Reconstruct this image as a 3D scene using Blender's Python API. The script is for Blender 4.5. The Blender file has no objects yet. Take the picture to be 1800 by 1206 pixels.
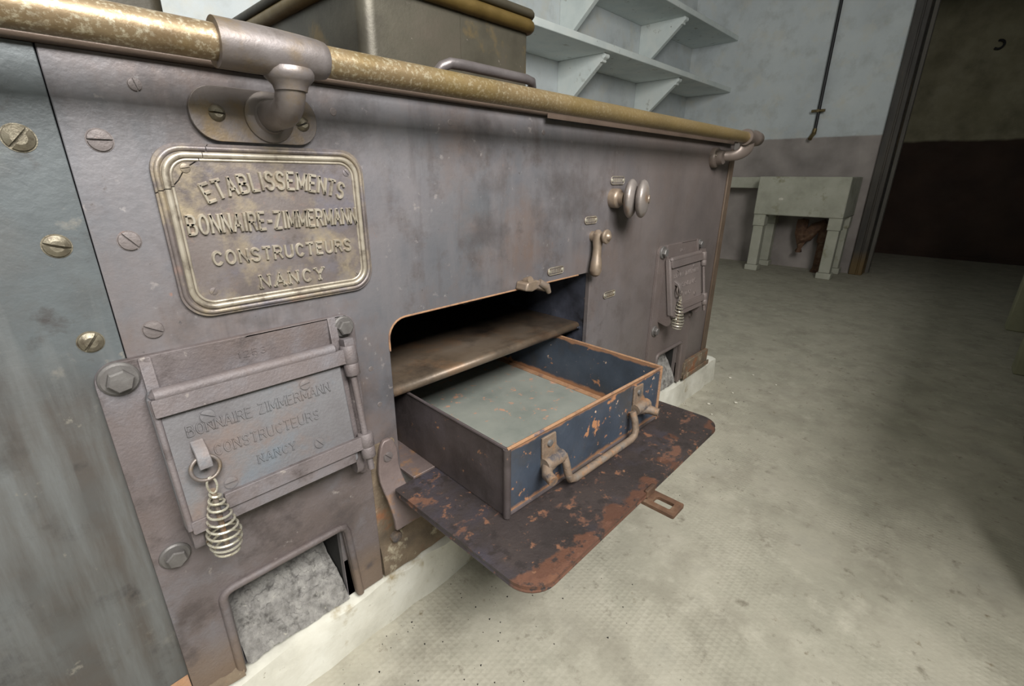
import bpy, bmesh, math, random
from mathutils import Vector, Matrix
from mathutils.geometry import tessellate_polygon
R = math.radians
random.seed(7)
scene = bpy.context.scene
COL = scene.collection

# ------------------------------------------------------------------ camera
CAM = Vector((0, -0.62, 0.79))
F_PX = 817.39
ROT = ((0.68801402, -0.72567362, 0.00587356),      # image right in world
       (-0.24135963, -0.23645194, -0.94118861),    # image down in world
       (0.68438457, 0.64613332, -0.33783057))      # forward in world
cam = bpy.data.objects.new('camera', bpy.data.cameras.new('camera'))
COL.objects.link(cam)
cam.data.sensor_width = 36.0
cam.data.lens = F_PX / 1800 * 36
cam.data.clip_start = 0.01
rt, dn, fw = (Vector(v) for v in ROT)
m = Matrix((rt, -dn, -fw)).transposed().to_4x4()
m.translation = CAM
cam.matrix_world = m
scene.camera = cam

# ------------------------------------------------------------------ world, light, exposure
w = bpy.data.worlds.new('world'); scene.world = w
w.use_nodes = True
w.node_tree.nodes['Background'].inputs[0].default_value = (0.75, 0.85, 1.0, 1)
w.node_tree.nodes['Background'].inputs[1].default_value = 0.35
def area_light(name, loc, target, sx, sy, power, color):
    l = bpy.data.lights.new(name, 'AREA'); l.shape = 'RECTANGLE'; l.size = sx; l.size_y = sy
    l.energy = power; l.color = color
    o = bpy.data.objects.new(name, l); COL.objects.link(o); o.location = loc
    o.rotation_euler = (Vector(target) - Vector(loc)).to_track_quat('-Z', 'Y').to_euler()
    return o
# daylight coming through the window of the wall behind the camera, in the plane of its opening
area_light('window_front_offscreen', (0.0, -1.515, 2.0), (0.0, 0.0, 2.0), 1.4, 0.94, 88, (1.0, 0.985, 0.95))
vs = scene.view_settings
vs.view_transform = 'Standard'; vs.look = 'None'; vs.gamma = 1.0; vs.use_curve_mapping = False
vs.exposure = 0.70

# ------------------------------------------------------------------ materials
def lin(c):
    out = []
    for v in c:
        v = v / 255
        out.append(v / 12.92 if v <= 0.04045 else ((v + 0.055) / 1.055) ** 2.4)
    return (*out, 1)
MATS = {}
def mat(name, cols, scale=6.0, rough=0.5, metal=0.0, bump=0.15, bscale=90.0, spots=(), detail=8, stretch=(1, 1, 1), rvar=0.12, spec=0.5):
    """noise ramp of colours, then threshold-noise patches (colour, scale, threshold, softness, rough, stretch), fine relief"""
    M = bpy.data.materials.new(name); M.use_nodes = True
    nt = M.node_tree; N = nt.nodes; L = nt.links
    b = N['Principled BSDF']
    b.inputs['Metallic'].default_value = metal
    b.inputs['Specular IOR Level'].default_value = spec
    geo = N.new('ShaderNodeNewGeometry')
    def mapped(s, off=0.0):
        mp = N.new('ShaderNodeMapping'); L.new(geo.outputs['Position'], mp.inputs['Vector'])
        mp.inputs['Scale'].default_value = s; mp.inputs['Location'].default_value = (off, off * 1.7, off * 0.6)
        return mp.outputs[0]
    def noise(s, d=detail, st=stretch, off=0.0, r=0.6):
        n = N.new('ShaderNodeTexNoise'); n.inputs['Scale'].default_value = s; n.inputs['Detail'].default_value = d
        n.inputs['Roughness'].default_value = r
        L.new(mapped(st, off), n.inputs['Vector']); return n.outputs['Fac']
    ramp = N.new('ShaderNodeValToRGB'); el = ramp.color_ramp.elements
    n = len(cols)
    while len(el) < n: el.new(0.5)
    for i, c in enumerate(cols):
        el[i].position = 0.30 + 0.40 * (i / max(1, n - 1)); el[i].color = lin(c)
    L.new(noise(scale), ramp.inputs[0])
    col = ramp.outputs[0]
    rr = N.new('ShaderNodeMath'); rr.operation = 'MULTIPLY_ADD'
    L.new(noise(scale * 3.1, 5, off=9), rr.inputs[0]); rr.inputs[1].default_value = rvar * 2; rr.inputs[2].default_value = rough - rvar
    rough_out = rr.outputs[0]
    height = noise(bscale, 6)
    for k, sp in enumerate(spots):
        c, s, thr, soft = sp[:4]; st = sp[5] if len(sp) > 5 else stretch
        mr = N.new('ShaderNodeMapRange'); mr.inputs['From Min'].default_value = thr - soft; mr.inputs['From Max'].default_value = thr + soft
        L.new(noise(s, 8, st, 3.3 * (k + 1), 0.65), mr.inputs['Value'])
        mx = N.new('ShaderNodeMix'); mx.data_type = 'RGBA'
        L.new(mr.outputs[0], mx.inputs['Factor']); L.new(col, mx.inputs['A']); mx.inputs['B'].default_value = lin(c)
        col = mx.outputs['Result']
        if len(sp) > 4 and sp[4] is not None:
            m2 = N.new('ShaderNodeMix'); L.new(mr.outputs[0], m2.inputs['Factor']); L.new(rough_out, m2.inputs['A'])
            m2.inputs['B'].default_value = sp[4]; rough_out = m2.outputs['Result']
    L.new(col, b.inputs['Base Color']); L.new(rough_out, b.inputs['Roughness'])
    if bump:
        bp = N.new('ShaderNodeBump'); bp.inputs['Strength'].default_value = bump; bp.inputs['Distance'].default_value = 0.004
        L.new(height, bp.inputs['Height']); L.new(bp.outputs[0], b.inputs['Normal'])
    MATS[name] = M
    return M
def nodes_of(M):
    return M.node_tree.nodes, M.node_tree.links, M.node_tree.nodes['Principled BSDF']
def zband(M, z0, soft, color, wob=0.03, wscale=5.0, below=True, amount=1.0, axis='Z'):
    """a painted band: another colour below (or above) height z0, with an uneven edge"""
    N, L, b = nodes_of(M)
    src = b.inputs['Base Color'].links[0].from_socket
    geo = N.new('ShaderNodeNewGeometry'); sx = N.new('ShaderNodeSeparateXYZ'); L.new(geo.outputs['Position'], sx.inputs[0])
    no = N.new('ShaderNodeTexNoise'); no.inputs['Scale'].default_value = wscale; no.inputs['Detail'].default_value = 8; L.new(geo.outputs['Position'], no.inputs['Vector'])
    ma = N.new('ShaderNodeMath'); ma.operation = 'MULTIPLY_ADD'; L.new(no.outputs['Fac'], ma.inputs[0]); ma.inputs[1].default_value = wob * 2; L.new(sx.outputs[axis], ma.inputs[2])
    mr = N.new('ShaderNodeMapRange'); mr.inputs['From Min'].default_value = z0 + wob - soft; mr.inputs['From Max'].default_value = z0 + wob + soft
    mr.inputs['To Min'].default_value = amount if below else 0.0; mr.inputs['To Max'].default_value = 0.0 if below else amount
    L.new(ma.outputs[0], mr.inputs['Value'])
    mx = N.new('ShaderNodeMix'); mx.data_type = 'RGBA'; L.new(mr.outputs[0], mx.inputs['Factor']); L.new(src, mx.inputs['A'])
    n2 = N.new('ShaderNodeTexNoise'); n2.inputs['Scale'].default_value = 4; n2.inputs['Detail'].default_value = 8; L.new(geo.outputs['Position'], n2.inputs['Vector'])
    rp = N.new('ShaderNodeValToRGB'); rp.color_ramp.elements[0].position = .3; rp.color_ramp.elements[1].position = .7
    rp.color_ramp.elements[0].color = lin(tuple(v * .84 for v in color)); rp.color_ramp.elements[1].color = lin(tuple(min(255, v * 1.1) for v in color))
    L.new(n2.outputs['Fac'], rp.inputs[0]); L.new(rp.outputs[0], mx.inputs['B'])
    L.new(mx.outputs['Result'], b.inputs['Base Color'])

def patch(M, color, scale, thr, soft, stretch=(1, 1, 1)):
    N, L, b = nodes_of(M); src = b.inputs['Base Color'].links[0].from_socket
    geo = N.new('ShaderNodeNewGeometry'); mp = N.new('ShaderNodeMapping'); mp.inputs['Scale'].default_value = stretch; mp.inputs['Location'].default_value = (5.1, 2.2, 7.7); L.new(geo.outputs['Position'], mp.inputs['Vector'])
    no = N.new('ShaderNodeTexNoise'); no.inputs['Scale'].default_value = scale; no.inputs['Detail'].default_value = 8; no.inputs['Roughness'].default_value = .65; L.new(mp.outputs[0], no.inputs['Vector'])
    mr = N.new('ShaderNodeMapRange'); mr.inputs['From Min'].default_value = thr - soft; mr.inputs['From Max'].default_value = thr + soft; L.new(no.outputs['Fac'], mr.inputs['Value'])
    mx = N.new('ShaderNodeMix'); mx.data_type = 'RGBA'; L.new(mr.outputs[0], mx.inputs['Factor']); L.new(src, mx.inputs['A']); mx.inputs['B'].default_value = lin(color)
    L.new(mx.outputs['Result'], b.inputs['Base Color'])

iron = mat('mauve_iron', [(80, 79, 83), (104, 102, 106), (122, 117, 119), (96, 95, 101)], 3.4, 0.42, 0.30, 0.14, 120,
    [((94, 96, 100), 2.6, .57, .14), ((112, 97, 90), 4.3, .60, .10), ((80, 72, 70), 11, .63, .07, .58), ((140, 136, 135), 60, .69, .03, .5), ((128, 92, 74), 42, .715, .02, .7), ((70, 64, 62), 90, .70, .02, .6), ((116, 112, 114), 16, .60, .13, None, (1, 1, .16)), ((90, 85, 86), 22, .66, .10, None, (1, 1, .14))], rvar=.10)
patch(iron, (82, 78, 79), 7, .61, .09); patch(iron, (136, 130, 129), 36, .68, .03)
zband(iron, 1.02, 0.30, (112, 102, 98), .25, 3.0, False, .8, 'X')
iron_left = mat('teal_grey_iron', [(70, 75, 76), (94, 99, 101), (82, 86, 88), (110, 113, 111)], 4.2, 0.43, 0.30, 0.14, 120,
    [((84, 76, 70), 2.2, .58, .12), ((130, 124, 114), 9, .66, .05, .6), ((62, 59, 58), 17, .64, .06, .6), ((120, 96, 80), 60, .72, .02, .7), ((108, 110, 110), 14, .60, .08, None, (1, 1, .10))], rvar=.10)
patch(iron_left, (60, 57, 55), 6, .62, .08); patch(iron_left, (126, 122, 114), 34, .68, .03)
cast = mat('cast_iron', [(80, 73, 73), (102, 94, 94), (116, 108, 108)], 6, 0.58, 0.15, 0.28, 260,
    [((96, 84, 80), 6, .60, .12), ((112, 111, 116), 9, .62, .12), ((124, 94, 76), 34, .74, .03, .8)], rvar=.06)
zband(cast, 0.17, 0.03, (114, 96, 80), .06, 9.0, True, .8)
patch(cast, (78, 70, 69), 18, .60, .07); patch(cast, (132, 124, 120), 50, .68, .03)
zband(cast, 1.0, 0.2, (107, 96, 92), .05, 3.0, False, .8, 'X')
cast_door = mat('blue_grey_cast', [(90, 86, 87), (106, 104, 106), (110, 113, 116)], 7, 0.56, 0.15, 0.22, 260,
    [((114, 99, 92), 11, .60, .10), ((102, 110, 118), 13, .64, .10), ((140, 130, 114), 26, .74, .03, .8)], rvar=.06)
zband(cast_door, 1.0, 0.2, (114, 103, 99), .05, 3.0, False, .85, 'X')
brass_scr = mat('brass_screw', [(94, 87, 74), (116, 109, 94), (136, 130, 114)], 60, .42, .55, .2, 300, [((80, 70, 58), 50, .6, .06)])
iron_scr = mat('iron_screw', [(98, 91, 90), (116, 108, 106)], 50, .5, .3, .2, 300, [((124, 100, 90), 60, .66, .06)])
bolt_m = mat('bolt_iron', [(86, 82, 80), (108, 105, 103)], 40, .48, .3, .15, 300)
brass = mat('worn_brass_rail', [(104, 88, 66), (124, 106, 82), (136, 119, 94), (116, 98, 72)], 9, .40, .5, .10, 220,
    [((190, 182, 160), 230, .585, .08, .34), ((98, 78, 56), 26, .64, .10, .5), ((128, 108, 52), 4, .60, .12)], rvar=.08)
zband(brass, .50, .5, (122, 104, 68), .1, 4.0, False, .8, 'X')
bronze = mat('bronze_fitting', [(90, 83, 79), (108, 100, 96), (120, 112, 109)], 12, .44, .5, .10, 220,
    [((124, 102, 62), 14, .63, .10), ((130, 124, 124), 9, .62, .12), ((74, 66, 60), 26, .68, .08)], rvar=.07)
zband(bronze, 1.2, .1, (111, 99, 91), .05, 4.0, False, .8, 'X')
plate_field = mat('nameplate_field', [(90, 83, 81), (110, 101, 98), (120, 113, 111)], 12, .44, .4, .12, 260,
    [((160, 146, 120), 20, .61, .12, .42), ((110, 110, 124), 11, .63, .12), ((138, 112, 102), 20, .68, .08), ((84, 76, 72), 34, .66, .07)], rvar=.06)
plate_edge = mat('nameplate_raised', [(150, 141, 126), (170, 161, 146), (182, 174, 160)], 40, .34, .5, .05, 260, [((112, 102, 92), 45, .60, .08)], rvar=.06)
nickel = mat('worn_nickel', [(176, 168, 146), (206, 201, 186), (150, 140, 118)], 120, .28, .65, .05, 300, [((110, 92, 66), 90, .64, .05, .5)])
knob_m = mat('worn_grey_knob', [(122, 110, 100), (136, 128, 124), (148, 140, 134)], 22, .42, .4, .12, 220, [((134, 108, 84), 26, .60, .08), ((190, 184, 178), 60, .68, .04)])
handle_m = mat('worn_lever', [(114, 98, 84), (136, 120, 104), (128, 116, 108)], 30, .40, .4, .1, 220)
shelf_m = mat('oven_shelf_steel', [(82, 70, 58), (104, 90, 76), (116, 104, 92)], 6, .44, .35, .10, 140,
    [((128, 98, 72), 9, .62, .10), ((58, 50, 44), 8, .60, .10), ((160, 136, 104), 80, .70, .03, .7)], rvar=.07)
liner_m = mat('blued_oven_liner', [(38, 38, 42), (68, 70, 80), (90, 93, 106)], 10, .40, .35, .15, 140,
    [((150, 128, 116), 46, .72, .03, .8), ((24, 22, 22), 9, .58, .06)])
blue = mat('blue_drawer_paint', [(46, 51, 59), (60, 68, 80), (74, 81, 92)], 9, .42, .05, .12, 140,
    [((68, 64, 60), 7, .60, .10), ((164, 116, 82), 34, .64, .02, .8), ((206, 174, 150), 60, .675, .02, .8)], rvar=.05)
zband(blue, .4165, .0018, (150, 110, 82), .006, 40.0, False, .9)
zband(blue, .3165, .003, (152, 112, 82), .008, 40.0, True, .9)
drawer_side = mat('browned_drawer_steel', [(66, 58, 56), (88, 80, 80), (102, 94, 98)], 7, .44, .3, .12, 140,
    [((84, 72, 54), 6, .56, .10), ((166, 122, 92), 46, .665, .02, .8), ((66, 60, 58), 14, .62, .10)], rvar=.06)
drawer_floor = mat('pale_drawer_floor', [(116, 121, 115), (132, 135, 128), (142, 144, 136)], 8, .50, .1, .08, 140,
    [((172, 134, 112), 46, .615, .02, .7), ((196, 190, 176), 80, .74, .02)], rvar=.05)
rust_edge = mat('orange_rust', [(128, 96, 72), (150, 114, 84), (142, 112, 90)], 40, .78, .05, .35, 220, [((112, 86, 72), 34, .60, .06), ((92, 84, 90), 22, .66, .05)])
rust_iron = mat('rusted_handle', [(102, 88, 76), (124, 106, 90), (116, 108, 100)], 44, .66, .15, .35, 220, [((150, 108, 72), 30, .62, .06), ((76, 72, 74), 40, .62, .06)])
flap_m = mat('blistered_flap', [(46, 41, 40), (58, 51, 50), (66, 58, 56)], 10, .50, .15, .3, 130,
    [((64, 60, 68), 5, .60, .08), ((98, 68, 54), 17, .585, .02, .85, (.6, 1, 1)), ((116, 80, 60), 34, .63, .03, .85), ((136, 98, 72), 70, .69, .03, .85)], rvar=.08)
zband(flap_m, -.335, .006, (98, 66, 51), .15, 13.0, True, .8, 'Y')
patch(flap_m, (52, 46, 45), 42, .57, .03); patch(flap_m, (132, 96, 74), 80, .68, .03)
flap_hinge = mat('flap_hinge_plate', [(96, 84, 82), (120, 106, 102)], 14, .52, .25, .2, 200, [((138, 100, 62), 18, .62, .06, .75)])
rust_base = mat('rust_and_dust_skirt', [(84, 73, 61), (104, 90, 74), (120, 105, 86)], 24, .85, 0, .6, 90, [((126, 86, 60), 16, .60, .06), ((164, 155, 134), 30, .62, .05)])
trim_brown = mat('brown_corner_trim', [(88, 74, 62), (110, 94, 80)], 14, .5, .25, .1, 200)
plinth_m = mat('whitewashed_concrete', [(170, 167, 155), (196, 193, 181), (210, 208, 198)], 9, .85, 0, .35, 60,
    [((140, 122, 84), 10, .63, .06), ((112, 100, 82), 70, .70, .04)])
ash_m = mat('pale_ash', [(104, 101, 97), (134, 131, 127), (158, 155, 149)], 60, .95, 0, .9, 260, [((80, 77, 74), 40, .60, .07), ((196, 190, 172), 110, .70, .04)])
pan_m = mat('tinned_olive_pan', [(58, 54, 46), (74, 70, 60), (82, 75, 66)], 8, .42, .45, .08, 180, [((104, 88, 58), 9, .62, .06), ((120, 112, 104), 60, .70, .04)], rvar=.06)
pan_brass = mat('dull_brass_rim', [(82, 66, 34), (102, 84, 46), (90, 74, 40)], 16, .42, .6, .1, 200)
pan_handle = mat('grey_pan_handle', [(92, 86, 86), (112, 106, 106)], 18, .36, .5, .1, 200)
pot_m = mat('sooty_pot', [(44, 40, 30), (58, 52, 40)], 10, .55, .2, .1, 200)
stove_top = mat('stove_top_plate', [(78, 66, 58), (96, 82, 72)], 12, .5, .3, .15, 150)
wood_post = mat('dark_frame_wood', [(46, 42, 40), (62, 58, 54), (78, 72, 64)], 12, .65, 0, .3, 60, [((126, 98, 44), 8, .66, .06)], stretch=(1, 1, .18))
zband(wood_post, 0.16, 0.05, (104, 84, 50), .05, 8.0)
frame_grey = mat('grey_frame_wood', [(84, 80, 74), (104, 100, 92)], 10, .7, 0, .2, 60, stretch=(1, 1, .2))
wall_m = mat('grey_white_plaster', [(180, 186, 189), (193, 199, 201), (202, 206, 206)], 2.4, .85, 0, .25, 45, [((172, 176, 175), 7, .62, .12), ((198, 196, 186), 5, .64, .12), ((120, 116, 108), 60, .74, .02)])
wall_dado = wall_m.copy(); zband(wall_dado, 1.12, 0.006, (152, 144, 140), .012, 9.0)
far_wall = mat('olive_plaster', [(126, 120, 96), (146, 140, 116), (158, 152, 130)], 3, .9, 0, .25, 40, [((108, 102, 82), 3, .60, .14), ((90, 84, 70), 40, .74, .03)])
zband(far_wall, 1.15, 0.012, (60, 45, 37), .02, 5.0)
paint_white = mat('painted_shelf', [(196, 204, 203), (208, 215, 213), (215, 219, 215)], 6, .7, 0, .2, 60, [((120, 122, 112), 30, .70, .03), ((150, 150, 140), 12, .66, .05)])
stone = mat('pale_sink_stone', [(150, 150, 136), (166, 165, 151), (176, 175, 162)], 7, .85, 0, .25, 70, [((136, 134, 110), 10, .63, .06)])
stone_pier = mat('counter_pier_stone', [(130, 128, 104), (150, 148, 122)], 7, .85, 0, .25, 70)
rust_pipe = mat('rusted_drain', [(66, 48, 38), (92, 66, 48), (116, 96, 78)], 24, .85, .1, .6, 60)
black_pipe = mat('black_pipe', [(30, 30, 32), (42, 42, 44)], 20, .5, .2, .1, 100)
tap_m = mat('aged_tap_brass', [(96, 82, 52), (122, 108, 76)], 40, .45, .6, .1, 200)
ceil_m = mat('ceiling_plaster', [(150, 150, 144), (166, 166, 160)], 3, .9, 0, .2, 40)
crumb_m = mat('plaster_crumb', [(196, 192, 178), (214, 210, 198)], 60, .9, 0, .3, 200)
soot = mat('soot', [(16, 15, 14), (28, 26, 24)], 20, .9, 0, .3, 100)
window_wood = mat('window_wood', [(170, 168, 158), (186, 184, 174)], 12, .6, 0, .1, 60)

# floor: poured cement with a fine pressed chequer, dusty near the stove
floor_m = mat('cement_floor', [(150, 146, 132), (160, 156, 141), (168, 163, 148), (158, 154, 141)], 4.5, .75, 0, 0, 60,
    [((144, 139, 125), 9.0, .60, .12), ((178, 173, 158), 16, .62, .10), ((128, 122, 108), 30, .66, .06), ((120, 110, 90), 22, .70, .04), ((70, 62, 52), 90, .735, .012)], rvar=.1)
def floor_relief():
    N, L, b = nodes_of(floor_m)
    geo = N.new('ShaderNodeNewGeometry'); sx = N.new('ShaderNodeSeparateXYZ'); L.new(geo.outputs['Position'], sx.inputs[0])
    s = []
    for ax in 'XY':
        a = N.new('ShaderNodeMath'); a.operation = 'MULTIPLY'; L.new(sx.outputs[ax], a.inputs[0]); a.inputs[1].default_value = 2 * math.pi / 0.011
        c = N.new('ShaderNodeMath'); c.operation = 'SINE'; L.new(a.outputs[0], c.inputs[0]); s.append(c.outputs[0])
    mul = N.new('ShaderNodeMath'); mul.operation = 'MAXIMUM'; L.new(s[0], mul.inputs[0]); L.new(s[1], mul.inputs[1])
    wear = N.new('ShaderNodeTexNoise'); wear.inputs['Scale'].default_value = 4; wear.inputs['Detail'].default_value = 5; L.new(geo.outputs['Position'], wear.inputs['Vector'])
    wr = N.new('ShaderNodeMapRange'); wr.inputs['From Min'].default_value = .42; wr.inputs['From Max'].default_value = .62; L.new(wear.outputs['Fac'], wr.inputs['Value'])
    g = N.new('ShaderNodeMath'); g.operation = 'MULTIPLY'; L.new(mul.outputs[0], g.inputs[0]); L.new(wr.outputs[0], g.inputs[1])
    no = N.new('ShaderNodeTexNoise'); no.inputs['Scale'].default_value = 70; no.inputs['Detail'].default_value = 9; L.new(geo.outputs['Position'], no.inputs['Vector'])
    ad = N.new('ShaderNodeMath'); ad.operation = 'MULTIPLY_ADD'; L.new(g.outputs[0], ad.inputs[0]); ad.inputs[1].default_value = .22; L.new(no.outputs['Fac'], ad.inputs[2])
    bp = N.new('ShaderNodeBump'); bp.inputs['Strength'].default_value = .45; bp.inputs['Distance'].default_value = .003
    L.new(ad.outputs[0], bp.inputs['Height']); L.new(bp.outputs[0], b.inputs['Normal'])
floor_relief()

# ------------------------------------------------------------------ mesh helpers
ORIG = {}
def XZ(u, v, d):                     # a plan drawn on the stove front: u along x, v up, d out of the front
    return Vector((u, -d, v))
def XY(u, v, d): return Vector((u, v, d))
def YZ(u, v, d): return Vector((d, u, v))
TILT = R(9); DO = Vector((0, -.016, .562)); DV = Vector((0, -math.sin(TILT), -math.cos(TILT))); DN = Vector((0, -math.cos(TILT), math.sin(TILT)))
def DOOR(u, v, d):                   # on the leaning firebox door: v downwards, d outwards
    return DO + Vector((u, 0, 0)) + DV * v + DN * d

def box(bm, x0, x1, y0, y1, z0, z1, mp=None):
    vs = [bm.verts.new(p if mp is None else mp(*p)) for p in
          ((x0, y0, z0), (x1, y0, z0), (x1, y1, z0), (x0, y1, z0), (x0, y0, z1), (x1, y0, z1), (x1, y1, z1), (x0, y1, z1))]
    for f in ((0, 3, 2, 1), (4, 5, 6, 7), (0, 1, 5, 4), (1, 2, 6, 5), (2, 3, 7, 6), (3, 0, 4, 7)):
        bm.faces.new([vs[i] for i in f])
def rrect(x0, x1, z0, z1, r, seg=6):
    if not isinstance(r, (tuple, list)): r = (r,) * 4        # bl, br, tr, tl
    out = []
    for (cx, cz, a0, rr) in ((x0 + r[0], z0 + r[0], 180, r[0]), (x1 - r[1], z0 + r[1], 270, r[1]), (x1 - r[2], z1 - r[2], 0, r[2]), (x0 + r[3], z1 - r[3], 90, r[3])):
        if rr <= 0: out.append((cx, cz)); continue
        for k in range(seg + 1):
            a = R(a0 + 90 * k / seg); out.append((cx + rr * math.cos(a), cz + rr * math.sin(a)))
    return out
def circle(cx, cz, r, n=24): return [(cx + r * math.cos(2 * math.pi * k / n), cz + r * math.sin(2 * math.pi * k / n)) for k in range(n)]
def slab(bm, outer, holes, mp, d0, d1):
    """a plate: outline with holes, from depth d0 to d1"""
    loops = [outer] + list(holes)
    co = [p for lp in loops for p in lp]
    tris = tessellate_polygon([[Vector((u, v, 0)) for u, v in lp] for lp in loops])
    A = [bm.verts.new(mp(u, v, d0)) for u, v in co]; B = [bm.verts.new(mp(u, v, d1)) for u, v in co]
    for tr in tris:
        bm.faces.new([A[i] for i in tr]); bm.faces.new([B[i] for i in tr][::-1])
    k = 0
    for lp in loops:
        n = len(lp)
        for i in range(n):
            j = (i + 1) % n
            bm.faces.new((A[k + i], A[k + j], B[k + j], B[k + i]))
        k += n
def frames(pts, closed):
    n = len(pts); tang = []
    for i in range(n):
        a = pts[(i - 1) % n] if (closed or i > 0) else pts[i]; b = pts[(i + 1) % n] if (closed or i < n - 1) else pts[i]
        tang.append((b - a).normalized())
    up = Vector((0, 0, 1)) if abs(tang[0].z) < .9 else Vector((0, 1, 0))
    nrm = (up - tang[0] * up.dot(tang[0])).normalized(); out = []
    for t in tang:
        nrm = (nrm - t * nrm.dot(t)).normalized(); out.append((nrm.copy(), t.cross(nrm)))
    return out
def tube(bm, pts, r, seg=12, closed=False, caps=True):
    pts = [Vector(p) for p in pts]; n = len(pts); fr = frames(pts, closed); rings = []
    for i, p in enumerate(pts):
        rad = r[i] if isinstance(r, (list, tuple)) else r
        rings.append([bm.verts.new(p + (fr[i][0] * math.cos(2 * math.pi * k / seg) + fr[i][1] * math.sin(2 * math.pi * k / seg)) * rad) for k in range(seg)])
    for i in range(n if closed else n - 1):
        a, b = rings[i], rings[(i + 1) % n]
        for k in range(seg): bm.faces.new((a[k], a[(k + 1) % seg], b[(k + 1) % seg], b[k]))
    if caps and not closed:
        bm.faces.new(list(reversed(rings[0]))); bm.faces.new(rings[-1])
def lathe(bm, prof, origin, axis, seg=28):
    """prof: (distance along the axis, radius)"""
    ax = Vector(axis).normalized(); up = Vector((0, 0, 1)) if abs(ax.z) < .9 else Vector((1, 0, 0))
    a = (up - ax * up.dot(ax)).normalized(); b = ax.cross(a); o = Vector(origin); rings = []
    for d, r in prof:
        if r < 1e-6: rings.append([bm.verts.new(o + ax * d)])
        else: rings.append([bm.verts.new(o + ax * d + (a * math.cos(2 * math.pi * k / seg) + b * math.sin(2 * math.pi * k / seg)) * r) for k in range(seg)])
    for p, q in zip(rings, rings[1:]):
        for k in range(seg):
            k2 = (k + 1) % seg
            if len(p) == 1 and len(q) == 1: continue
            if len(p) == 1: bm.faces.new((p[0], q[k2], q[k]))
            elif len(q) == 1: bm.faces.new((p[k], p[k2], q[0]))
            else: bm.faces.new((p[k], p[k2], q[k2], q[k]))
    if len(rings[0]) > 1: bm.faces.new(list(reversed(rings[0])))
    if len(rings[-1]) > 1: bm.faces.new(rings[-1])
def build(name, bm, material, parent=None, origin=None, bevel=0, seg=2, angle=38, smooth=True):
    bmesh.ops.recalc_face_normals(bm, faces=bm.faces[:])
    if parent is not None: o3 = ORIG[parent.name]
    else: o3 = Vector(origin) if origin is not None else Vector((0, 0, 0))
    bmesh.ops.translate(bm, verts=bm.verts[:], vec=-o3)
    me = bpy.data.meshes.new(name); bm.to_mesh(me); bm.free()
    for mm in (material if isinstance(material, (list, tuple)) else [material]): me.materials.append(mm)
    if smooth:
        me.shade_smooth(); me.set_sharp_from_angle(angle=R(angle))
    o = bpy.data.objects.new(name, me); COL.objects.link(o)
    if parent is not None: o.parent = parent
    else: o.location = o3
    ORIG[o.name] = o3.copy()
    if bevel:
        b = o.modifiers.new('bevel', 'BEVEL'); b.width = bevel; b.segments = seg; b.limit_method = 'ANGLE'; b.angle_limit = R(40); b.harden_normals = False
    return o
def thing(name, label, cat, loc, group=None):
    o = bpy.data.objects.new(name, None); COL.objects.link(o); o.location = loc; o.empty_display_size = .05
    ORIG[o.name] = Vector(loc); tag(o, label, cat, group); return o
def tag(o, label=None, cat=None, group=None, kind=None):
    for k, v in (('label', label), ('category', cat), ('group', group), ('kind', kind)):
        if v: o[k] = v
    return o
def place(mesh_obj, parent, loc, rot=(0, 0, 0), scale=1.0, name=None):
    """another object that shares a mesh drawn at its own origin"""
    o = bpy.data.objects.new(name or mesh_obj.name.split('.')[0], mesh_obj if isinstance(mesh_obj, bpy.types.Mesh) else mesh_obj.data)
    COL.objects.link(o); o.parent = parent; o.location = Vector(loc) - ORIG[parent.name]; o.rotation_euler = rot
    o.scale = (scale,) * 3 if not isinstance(scale, tuple) else scale
    ORIG[o.name] = Vector(loc); return o
def copy_tree(o, parent, offset):
    c = o.copy(); COL.objects.link(c); c.parent = parent
    if offset: c.location = c.location + Vector(offset)
    for ch in o.children: copy_tree(ch, c, None)
    return c
def struct(name, bm, material, **k):
    o = build(name, bm, material, **k); o['kind'] = 'structure'; return o
def displace(bm, amt, sc, seed=0):
    from mathutils import noise
    for v in bm.verts:
        n = noise.noise_vector(v.co * sc + Vector((seed, seed * 2.1, seed * .7)))
        v.co += n * amt

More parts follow.
